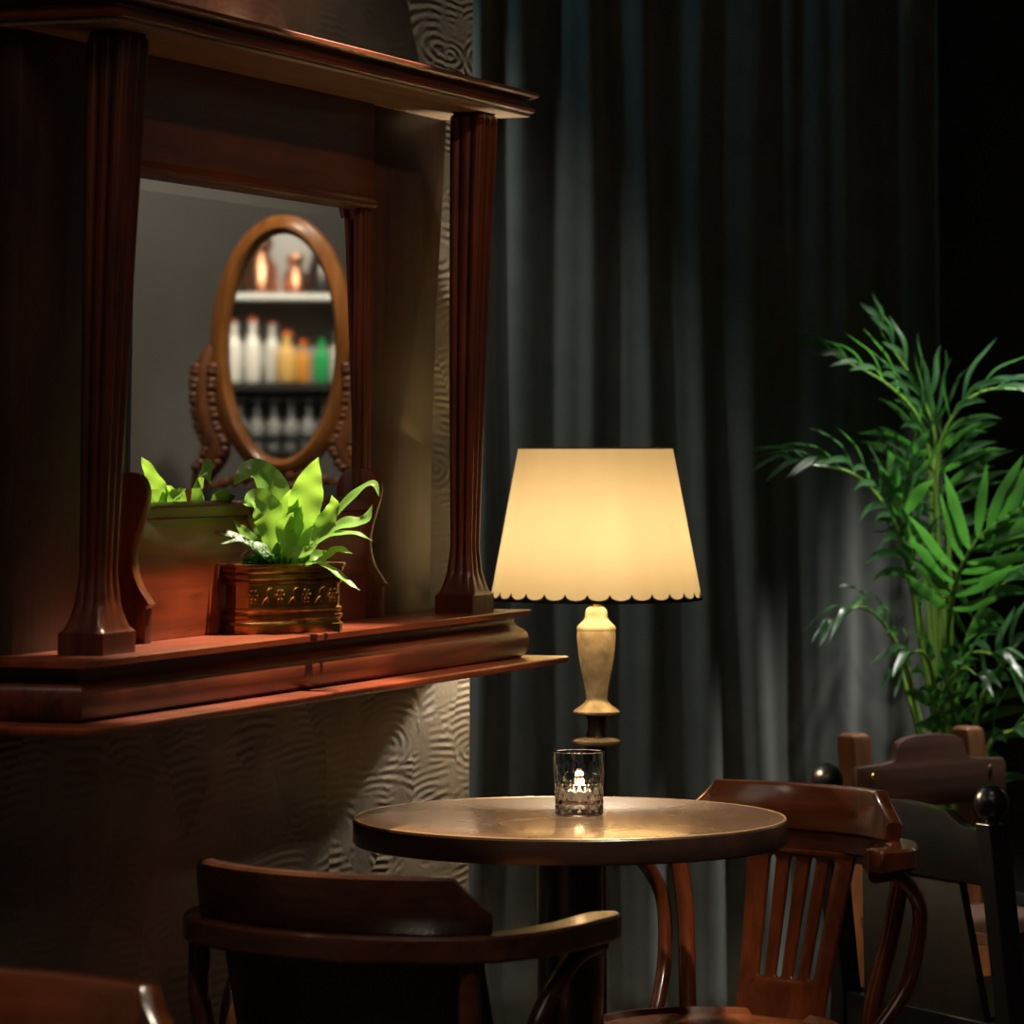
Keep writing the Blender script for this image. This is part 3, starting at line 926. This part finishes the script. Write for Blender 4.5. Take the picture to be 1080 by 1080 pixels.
# ------------------------------------------------------------------ black chair with ball finials
def build_ball_chair():
    L_, R_ = Vector((.581, 7.05, 0)), Vector((.827, 6.6, 0))
    mid = (L_+R_)/2
    d = (L_-R_).normalized()
    fwd = Vector((-d.y, d.x, 0))
    if fwd.x < 0: fwd = -fwd
    rot = atan2(fwd.y, fwd.x) - pi/2
    hw = (L_-R_).length/2
    o0 = mid + fwd*.22
    root = thing('finial_chair', 'black painted chair with round ball finials behind the reddish armchair', 'chair', o0, rot)
    lean = .10   # metres per metre of height, the back tips backwards
    yb = lambda z: -.22 - lean*(z-.70)*-1*-1 if False else -.22 - lean*(z-.70)
    for sg in (-1, 1):
        bm = bmesh.new()
        rings = []
        for z in (0.0, .35, .70):
            y = yb(z) if z >= .35 else yb(.35) - .02*(1-z/.35)
            x = sg*hw
            rings.append([(x-.021, y-.021, z), (x+.021, y-.021, z), (x+.021, y+.021, z), (x-.021, y+.021, z)])
        loft(bm, rings)
        post = obj('back_post', bm, black_paint, root, bevel=.003)
        obj('ball_finial', lathebm([(0.012, .699), (.012, .704)] + [(.0305*sin(a), .7335 - .0305*cos(a)) for a in [.42 + (pi-.421)*k/14 for k in range(15)]], 28, (sg*hw, yb(.70), 0)), black_paint, post, sharp=60)
    a = hw - .021
    top = [(-a, .688), (-a+.02, .687), (-a+.06, .690), (-a+.085, .702), (-a+.10, .712), (-a+.14, .714), (0, .718)]
    outl = top + [(-u, v) for u, v in top[-2::-1]] + [(a, .592), (-a, .592)]
    obj('crest_rail', flat_shape(outl, [], .024, lambda u, v, w: (u, yb(v)+w, v), .002), black_paint, root)
    b0, b1 = .150, .185
    outl = [(-b0, .594), (b0, .594), (b1, .36), (-b1, .36)]
    obj('back_panel', flat_shape(outl, [], .016, lambda u, v, w: (u, yb(v)+w, v), .001), plain('black_stained_board', (.005, .005, .005), .5), root)
    obj('seat', boxbm(-hw+.0, hw-.0, -.165, .23, .335, .365), black_paint, root, bevel=.006)
    obj('seat_rail', boxbm(-hw+.021, hw-.021, -.20, -.176, .30, .36), black_paint, root, bevel=.002)
    for sg in (-1, 1):
        obj('leg', boxbm(sg*(hw-.025)-.019, sg*(hw-.025)+.019, .17, .208, 0, .335), black_paint, root, bevel=.003)
        obj('stretcher', boxbm(sg*(hw-.015)-.010, sg*(hw-.015)+.010, -.165, .17, .14, .165), black_paint, root, bevel=.002)
build_ball_chair()

# ------------------------------------------------------------------ rustic brown chair
def build_rustic_chair():
    YE = 7.95
    zz = lambda y: at(960, y, YE).z
    L_, R_ = at(904, 775, 7.85), at(1024, 768, 8.05)
    L_.z = R_.z = 0
    mid = (L_+R_)/2
    d = (R_-L_).normalized()
    fwd = Vector((d.y, -d.x, 0))          # towards the camera and to the right, facing an unseen table
    rot = atan2(fwd.y, fwd.x) - pi/2
    hw = (L_-R_).length/2
    o0 = mid + fwd*.20
    root = thing('rustic_chair', 'brown rustic wooden chair with hump-topped crest in front of the palm', 'chair', o0, rot)
    zp = zz(770)
    for sg in (-1, 1):
        bm = bmesh.new(); rings = []
        for z in (0, .40, zp-.018, zp-.004, zp):
            k = .026 if z < zp-.01 else (.024 if z < zp-.002 else .018)
            x = sg*hw - .05*(zp-z)*(1 if z > .2 else .6); y = -.20 + .03*(.40-z)
            rings.append([(x-k, y-k, z), (x+k, y-k, z), (x+k, y+k, z), (x-k, y+k, z)])
        loft(bm, rings)
        obj('back_post', bm, rustic_z, root, bevel=.004)
    a = .214
    za, zb, zc_ = zz(848), zz(801), zz(773)
    half = [(-a, za), (-a, zb-.012), (-a+.006, zb-.004), (-.130, zb), (-.108, zb+.004), (-.100, zb+.014), (-.097, zb+.026), (-.090, zb+.040), (-.074, zc_-.006), (-.04, zc_-.001), (0, zc_)]
    outl = half + [(-u, v) for u, v in half[-2::-1]]
    off = .003
    cr = obj('crest', flat_shape(outl, [], .020, lambda u, v, w: (-u-off, -.160 - .03*(v-za)+w, v), .003), rustic, root)
    for sg in (-1, 1):
        bm = bmesh.new()
        bmesh.ops.create_uvsphere(bm, u_segments=12, v_segments=8, radius=.006, matrix=Matrix.Translation((-off + sg*.168, -.151, zb-.022)) @ Matrix.Diagonal((1, .4, 1, 1)))
        obj('screw', bm, gold, cr)
    obj('back_rail', boxbm(-hw+.0, hw-.0, -.215, -.19, zz(998), zz(960)), rustic, root, bevel=.003)
    obj('seat', boxbm(-hw-.02, hw+.02, -.18, .20, .375, .40), rustic, root, bevel=.004)
    obj('stretcher', boxbm(-hw-.02, hw-.0, -.20, -.175, zz(1080), zz(1050)), rustic_z, root, bevel=.002)
    for sg in (-1, 1):
        obj('leg', boxbm(sg*hw-.022, sg*hw+.022, .15, .194, 0, .376), rustic_z, root, bevel=.003)
build_rustic_chair()

# ------------------------------------------------------------------ palm
def build_palm():
    B = Vector((.975, 8.33, 0))
    pot = thing('plant_pot', 'dark round floor pot under the palm by the curtain', 'pot', B)
    obj('pot_body', lathebm([(.12, 0), (.125, .004), (.165, .34), (.172, .345), (.172, .375), (.160, .375), (.152, .35), (.15, .33)], 48), plain('dark_glazed_clay', (.02, .018, .017), .35), pot, sharp=40)
    obj('soil', lathebm([(.1475, .25), (.1515, .345), (0, .352)], 32), soil, pot)
    root = thing('parlour_palm', 'tall green palm with arching fronds at right before the curtain', 'plant', B + Vector((0, 0, .352)))
    o = B + Vector((0, 0, .352))
    rnd = random.Random(21)
    def P(px, py, dy=0): return at(px, py, 8.33+dy) - o
    G = Vector((0, 0, -1))
    def frond(pts, dys, leaf_len, nleaf, start, spread=1.0, width=.0085, droop=.35, upw=Vector((0, -.5, 1))):
        base = Vector((rnd.uniform(-.045, .045), rnd.uniform(-.045, .045), 0))
        path = smooth_path([base] + [P(x, y, d) for (x, y), d in zip(pts, dys)], 12)
        n = len(path)
        ln = [0]
        for a, b in zip(path, path[1:]): ln.append(ln[-1] + (b-a).length)
        T = ln[-1]
        def at_len(d):
            for j in range(n-1):
                if ln[j+1] >= d:
                    k = (d-ln[j])/max(1e-9, ln[j+1]-ln[j]); return path[j].lerp(path[j+1], k), (path[j+1]-path[j]).normalized()
            return path[-1], (path[-1]-path[-2]).normalized()
        fr = obj('frond', tubebm(path, lambda t: .0062*(1-t)**.7 + .0012, 8), stem_green, root)
        bm = bmesh.new()
        for k in range(nleaf):
            f = k/(nleaf-1)
            d = T*(start + (1-start)*f)
            p, tg = at_len(d)
            side = tg.cross(upw).normalized()
            nn = side.cross(tg).normalized()
            for sg in (-1, 1):
                ang = radians(62 - 44*f + rnd.uniform(-7, 7))*spread
                L = 1.12*leaf_len*(.62 + .75*sin(pi*min(1, .18+.72*f)))*.72*rnd.uniform(.88, 1.1)
                dr = (tg*cos(ang) + side*sg*sin(ang) + nn*rnd.uniform(.05, .35)).normalized()
                q = [p, p + dr*L*.35 + nn*.01, p + dr*L*.7 + G*L*droop*.18, p + dr*L + G*L*droop*.55]
                fc = (nn + side*sg*rnd.uniform(-.2, .5)).normalized()
                blade(bm, q, width*rnd.uniform(.8, 1.15), lance, 3, fc, .3)
        obj('leaflets', bm, palm_green, fr, sharp=180, label='glossy narrow leaflets of the frond')
    frond([(985, 650), (981, 500), (970, 445), (935, 405), (880, 375)], (0, 0, -.03, -.08, -.12), .20, 13, .60)
    frond([(990, 650), (984, 500), (985, 455), (962, 400), (930, 352)], (.03, .05, .04, .02, .0), .17, 10, .66)
    frond([(995, 640), (988, 500), (1005, 440), (1040, 412), (1090, 412)], (0, -.02, -.05, -.08, -.1), .20, 13, .60)
    frond([(975, 700), (958, 600), (940, 545), (900, 500), (838, 488)], (-.02, -.05, -.08, -.12, -.16), .19, 12, .64, droop=.5)
    frond([(980, 700), (962, 610), (950, 560), (955, 520), (968, 490)], (.0, -.05, -.1, -.12, -.14), .16, 9, .66, .7, .014)
    frond([(1000, 720), (1005, 630), (1018, 590), (1040, 560), (1078, 535)], (-.05, -.1, -.15, -.18, -.2), .20, 11, .68, .9, .014, .1, Vector((0, -1, .1)))
    frond([(1010, 740), (1022, 670), (1045, 630), (1075, 605), (1110, 590)], (0, -.03, -.06, -.1, -.1), .19, 9, .64, 1, .014)
    frond([(970, 760), (955, 700), (930, 655), (905, 640), (885, 655)], (-.05, -.1, -.14, -.17, -.2), .12, 7, .66, .8, .009, .6)
    frond([(985, 770), (985, 720), (975, 690), (960, 690), (950, 705)], (-.08, -.12, -.16, -.18, -.2), .10, 6, .6, .8, .011, .6)
    frond([(1005, 760), (1012, 710), (1022, 690), (1045, 690), (1060, 705)], (-.06, -.1, -.14, -.16, -.18), .11, 7, .6, .8, .011, .6)
    frond([(995, 770), (998, 735), (1005, 715), (1018, 705), (1030, 712)], (-.08, -.12, -.16, -.2, -.22), .09, 6, .55, .8, .010, .6)
    frond([(1030, 760), (1058, 700), (1085, 670), (1115, 660)], (0, -.03, -.06, -.1), .16, 9, .5, 1, .013)
    frond([(1040, 800), (1070, 770), (1095, 760), (1120, 770)], (-.1, -.15, -.2, -.25), .14, 7, .5, 1, .012)
    for pts in ([(968, 770), (958, 735), (948, 700)], [(990, 760), (978, 640), (972, 560)], [(1000, 760), (1003, 650), (1000, 560)]):
        base = Vector((rnd.uniform(-.03, .03), rnd.uniform(-.03, .03), 0))
        obj('stem', tubebm(smooth_path([base] + [P(x, y, -.03) for x, y in pts], 8), .0055, 8), stem_green, root)
build_palm()

# ------------------------------------------------------------------ oval mirror on a stand (seen in the looking-glass)
OV = Vector((1.916, 8.218, 1.58))
def build_cheval():
    ang = atan2(-.904, -.427)
    root = thing('oval_mirror', 'oval honey-wood standing mirror with carved supports, reflected in the wall mirror', 'mirror', (OV.x, OV.y, 0), ang + pi/2)
    A, Bv = .163, .296
    z0 = OV.z
    bm = bmesh.new()
    n = 96
    R = []
    sec = [(-.024, -.004), (-.020, -.018), (-.010, -.026), (.004, -.023), (.014, -.015), (.022, -.010), (.023, .010), (-.023, .010)]
    for i in range(n):
        a = 2*pi*i/n
        R.append([bm.verts.new(((A+u)*cos(a), w, z0 + (Bv+u)*sin(a))) for u, w in sec])
    for i in range(n):
        j = (i+1) % n
        for k in range(len(sec)):
            l = (k+1) % len(sec)
            bm.faces.new((R[i][k], R[i][l], R[j][l], R[j][k]))
    obj('frame', bm, honey, root, sharp=40)
    bm = bmesh.new()
    f_ = [bm.verts.new(((A-.016)*cos(2*pi*i/n), 0, z0 + (Bv-.016)*sin(2*pi*i/n))) for i in range(n)]
    b_ = [bm.verts.new((v.co.x, .006, v.co.z)) for v in f_]
    bm.faces.new(f_[::-1]); bm.faces.new(b_)
    for i in range(n):
        j = (i+1) % n; bm.faces.new((f_[i], f_[j], b_[j], b_[i]))
    obj('mirror_glass', bm, mirror_mat, root, sharp=30, label='oval looking glass showing the bar shelves')
    # carved supports hugging the lower half
    for sg in (-1, 1):
        bm = bmesh.new()
        path = smooth_path([(sg*.178, .0, z0+.0), (sg*.196, 0, z0-.05), (sg*.200, 0, z0-.12), (sg*.188, 0, z0-.19), (sg*.165, 0, z0-.25), (sg*.20, 0, z0-.31), (sg*.215, 0, z0-.36)], 8)
        tube(bm, path, lambda t: .014 + .022*sin(pi*t)**.7, 10)
        for k in range(16):
            p = path[8 + k*2]
            for q in range(2):
                bmesh.ops.create_icosphere(bm, subdivisions=1, radius=.016, matrix=Matrix.Translation(p + Vector((sg*(-.024 + .044*q), -.022, .004*(k % 2)))) @ Matrix.Diagonal((1, .7, .8, 1)))
        obj('carved_support', bm, honey_carved, root, sharp=50)
        obj('post', tubebm([(sg*.215, 0, z0-.35), (sg*.215, 0, .06)], .016, 12), honey, root)
        obj('foot', boxbm(sg*.215-.02, sg*.215+.02, -.17, .17, 0, .06), honey, root, bevel=.012)
    bm = bmesh.new()
    box(bm, -.215, .215, -.012, .012, z0-.42, z0-.345)
    for k in range(45):
        u = -.20 + .40*(k % 15)/14
        h = .035*cos(u*8) - .030*(k//15)
        bmesh.ops.create_icosphere(bm, subdivisions=1, radius=.017, matrix=Matrix.Translation((u, -.012, z0-.345+h)) @ Matrix.Diagonal((1, .7, 1, 1)))
    obj('carved_rail', bm, honey_carved, root, sharp=50)
    obj('crossbar', boxbm(-.2, .2, -.012, .012, .18, .22), honey, root, bevel=.004)
build_cheval()

# ------------------------------------------------------------------ the bar shelves behind the camera (seen by two reflections)
BX, BY = 1.05, -.6
def build_bar():
    unit_mat = plain('black_shelf_wood', (.015, .014, .014), .4)
    back_mat = noisy('silver_grey_back_panel', (.25, .25, .25), (.33, .32, .31), 3, .4)
    root = thing('bar_shelf', 'tall black bar shelving seen only in the oval mirror', 'shelf', (BX, BY-.16, 0))
    obj('back_panel', boxbm(-.75, .75, -.17, -.15, 0, 2.75), back_mat, root)
    for sg in (-1, 1):
        obj('side_panel', boxbm(sg*.77-.02, sg*.77+.02, -.17, .16, 0, 2.75), unit_mat, root)
    shelf_light = plain('pale_glass_shelf', (.75, .77, .75), .2)
    obj('shelf', boxbm(-.75, .75, -.15, .16, 2.035, 2.06), shelf_light, root, bevel=.002, label='pale glass shelf')
    obj('shelf', boxbm(-.75, .75, -.15, .16, 1.600, 1.640), unit_mat, root, bevel=.002)
    obj('glass_rack', boxbm(-.75, .75, -.15, .12, 1.555, 1.575), unit_mat, root, bevel=.002)
    obj('shelf', boxbm(-.75, .75, -.15, .16, 1.290, 1.315), unit_mat, root, bevel=.002)
    obj('cabinet', boxbm(-.75, .75, -.15, .25, 0, 1.0), unit_mat, root, bevel=.004)
    obj('top', boxbm(-.79, .79, -.17, .17, 2.75, 2.79), unit_mat, root)
    def bottle(x, h, r, mat, cap, label, y=-.04):
        b = thing('bottle', label, 'bottle', (BX+x, BY-.16+y+.06, 1.6405), 0, 'bottles on the bar shelf')
        obj('bottle_body', lathebm([(r*.9, 0), (r, .006), (r, h*.55), (r*.92, h*.62), (r*.42, h*.74), (r*.36, h*.78), (r*.36, h*.92), (r*.42, h*.925), (r*.42, h*.95)], 24), mat, b, sharp=50)
        obj('cap', lathebm([(r*.40, h*.951), (r*.44, h*.952), (r*.44, h), (r*.38, h+.003), (0, h+.004)], 20), cap, b)
        return b
    white = plain('white_ceramic', (.85, .83, .78), .25)
    silver = plain('frosted_bottle', (.62, .62, .58), .25)
    amber = plain('amber_liquor', (.75, .33, .06), .15, Transmission_Weight=.2)
    yellow = plain('honey_liquor', (.85, .55, .18), .15, Transmission_Weight=.2)
    green = plain('green_bottle_glass', (.02, .35, .10), .12)
    redc = plain('orange_red_cap', (.80, .12, .03), .35)
    darkc = plain('dark_red_cap', (.25, .02, .02), .35)
    blackc = plain('black_cap', (.02, .02, .02), .4)
    bottle(.225, .30, .040, white, darkc, 'white bottle with dark red cap, leftmost in the oval mirror')
    bottle(.135, .305, .042, white, redc, 'white bottle with orange-red cap in the oval mirror')
    bottle(.040, .29, .040, silver, darkc, 'pale bottle beside the honey-coloured one in the oval mirror')
    bottle(-.025, .24, .052, yellow, redc, 'stout honey-coloured bottle in the oval mirror', .03)
    bottle(-.105, .20, .036, amber, redc, 'small amber bottle next to the green bottle in the oval mirror', .03)
    bottle(-.195, .22, .040, green, blackc, 'green glass bottle in the oval mirror', .02)
    bottle(-.285, .25, .038, silver, blackc, 'pale bottle right of the green bottle in the oval mirror')
    copper = plain('copper', (.72, .34, .20), .25, 1)
    darkpot = plain('dark_metal_pot', (.03, .028, .026), .3, .8)
    for x, r, h, mt, lb in ((.10, .085, .29, copper, 'tall copper vessel on the top bar shelf'), (.235, .06, .22, darkpot, 'dark metal jug on the top bar shelf'), (-.07, .06, .20, copper, 'small copper pot on the top bar shelf'), (-.20, .075, .30, darkpot, 'large dark jar on the top bar shelf')):
        o = obj('vessel', lathebm([(r*.8, 0), (r, .01), (r*.95, h*.45), (r*.6, h*.62), (r*.55, h*.7), (r*.75, h*.85), (r*.6, h*.97), (r*.15, h), (0, h)], 32), mt, sharp=50)
        o.location = (BX+x, BY-.14, 2.0605)
        tag(o, lb, 'vessel', 'vessels on the top bar shelf')
    # hanging stem glasses, one mesh shared by all
    gm = plain('bright_glassware', (.80, .82, .82), .08, Transmission_Weight=.75)
    bm = lathebm([(.032, .0), (.032, -.003), (.005, -.008), (.004, -.075), (.010, -.082), (.030, -.105), (.034, -.13), (.029, -.165)], 20)
    first = obj('hanging_wine_glass', bm, gm, sharp=60, solid=.0015)
    k = 0
    for row, y in ((0, .085), (1, .0)):
        for i in range(8):
            g = first if k == 0 else first.copy()
            if k: COL.objects.link(g)
            g.location = (BX - .30 + .083*i, BY-.16+y, 1.5545)
            tag(g, 'stemmed glass hanging upside down in a row under the bar shelf', 'glass', 'hanging bar glasses')
            k += 1
    tm = plain('bright_tumbler_glass', (.75, .78, .78), .08, Transmission_Weight=.7)
    ft = obj('bar_tumbler', lathebm([(.028, 0), (.030, .002), (.033, .07), (.0315, .07), (.029, .008), (0, .007)], 20), tm, sharp=50)
    for i in range(8):
        g = ft if i == 0 else ft.copy()
        if i: COL.objects.link(g)
        g.location = (BX - .30 + .083*i, BY-.11, 1.3155)
        tag(g, 'short tumbler standing in a row below the hanging glasses', 'glass', 'bar tumblers')
build_bar()

# ------------------------------------------------------------------ lights
def spot(name, loc, target, power, col, deg, blend=.5, size=.04):
    l = bpy.data.lights.new(name, 'SPOT')
    l.energy = power; l.color = col; l.spot_size = radians(deg); l.spot_blend = blend; l.shadow_soft_size = size
    o = bpy.data.objects.new(name, l); COL.objects.link(o)
    o.location = loc
    o.rotation_euler = (Vector(target)-Vector(loc)).to_track_quat('-Z', 'Y').to_euler()
    return o
def point(name, loc, power, col, size=.03):
    l = bpy.data.lights.new(name, 'POINT'); l.energy = power; l.color = col; l.shadow_soft_size = size
    o = bpy.data.objects.new(name, l); COL.objects.link(o); o.location = loc
    return o

WARM = (1, .84, .62); NEUT = (1, .86, .68); COOL = (.35, .80, 1.0)
point('lamp_bulb_light', (LP.x, LP.y, 1.15), 100, WARM, .028)
point('candle_light', (GP.x, GP.y, GP.z+.0195+.045), 1.0, (1, .70, .40), .004)
spot('shelf_downlight', wallpt(-.66, .46, 3.12), wallpt(-1.26, .14, 1.05), 1050, (1, .81, .55), 27.5, .6, .007)
spot('room_fill', (1.35, 4.3, 3.15), wallpt(-.75, .1, 1.5), 60, (1, .80, .58), 34, .8, .05)  # unseen spot added to brighten columns and header from the upper right
spot('table_downlight', (.85, 4.8, 3.1), (.10, 6.07, .74), 380, NEUT, 20, .6, .04)
spot('chair_downlight', (.75, 5.65, 3.2), (.40, 6.15, .5), 95, NEUT, 30, .6, .04)
spot('front_fill', (-.55, 3.7, 3.1), (-.45, 4.3, .7), 120, NEUT, 50, .8, .04)  # added lamp without a known fixture, lifts the nearest chair crest
spot('palm_downlight', (1.5, 8.1, 3.2), (1.02, 8.25, 1.2), 380, (1, .95, .86), 26, .4, .03)
spot('corner_downlight', (.95, 7.15, 3.25), (1.04, 8.2, 1.25), 190, (1, .94, .86), 19, .4, .03)
spot('curtain_side_fill', (-.55, 8.15, 3.2), (-.10, 8.6, .5), 95, (.97, .97, .84), 54, .9, .04)  # added spot standing in for ambient light, rakes the folds from the left
spot('curtain_front_fill', (-.25, 7.7, 3.2), (-.10, 8.6, .7), 36, (.97, .97, .84), 46, .9, .05)  # soft frontal fill added for the curtain
spot('right_wall_fill', (1.2, 8.0, 3.15), (2.3, 8.6, 1.5), 70, NEUT, 60, .6, .05)  # unseen spot added so the reflected grey wall looks lit
spot('oval_mirror_light', (1.35, 7.3, 3.0), (1.9, 8.235, 1.6), 60, NEUT, 26, .5, .04)
spot('bar_shelf_fill', (BX, .75, 3.0), (BX, -.7, 1.8), 260, NEUT, 62, .5, .05)  # added lamp that brightens the bar shelves for their double reflection
point('alcove_light', (-.62, 8.25, 3.05), 9.0, COOL, .05)

w = bpy.data.worlds.new('world'); scn.world = w; w.use_nodes = True
w.node_tree.nodes['Background'].inputs[0].default_value = (.5, .5, .52, 1)
w.node_tree.nodes['Background'].inputs[1].default_value = .0
l = bpy.data.lights.new('room_ambience', 'AREA'); l.energy = 14; l.size = 2.0; l.color = (1, .85, .7)
o = bpy.data.objects.new('room_ambience', l); COL.objects.link(o); o.location = (.3, 3.2, 3.2)

# ------------------------------------------------------------------ camera
cam = bpy.data.cameras.new('camera')
cam.sensor_width = 36; cam.sensor_fit = 'HORIZONTAL'
cam.lens = F*PITCH_C/1080*36
cam.shift_y = -(70 + F*PITCH_C*PITCH_T)/1080
cam.clip_end = 60
cam.dof.use_dof = True; cam.dof.focus_distance = 5.9; cam.dof.aperture_fstop = 6.5
co = bpy.data.objects.new('camera', cam); COL.objects.link(co)
co.location = (0, 0, CZ); co.rotation_euler = (pi/2 + math.atan(PITCH_T), 0, 0)
scn.camera = co

scn.view_settings.view_transform = 'Standard'
scn.view_settings.look = 'None'
scn.view_settings.exposure = 0
scn.view_settings.gamma = 1
scn.view_settings.use_curve_mapping = False
scn.cycles.use_denoising = True
scn.cycles.max_bounces = 12
scn.cycles.transmission_bounces = 10
scn.cycles.sample_clamp_indirect = 6
scn.cycles.caustics_reflective = False
scn.cycles.caustics_refractive = True
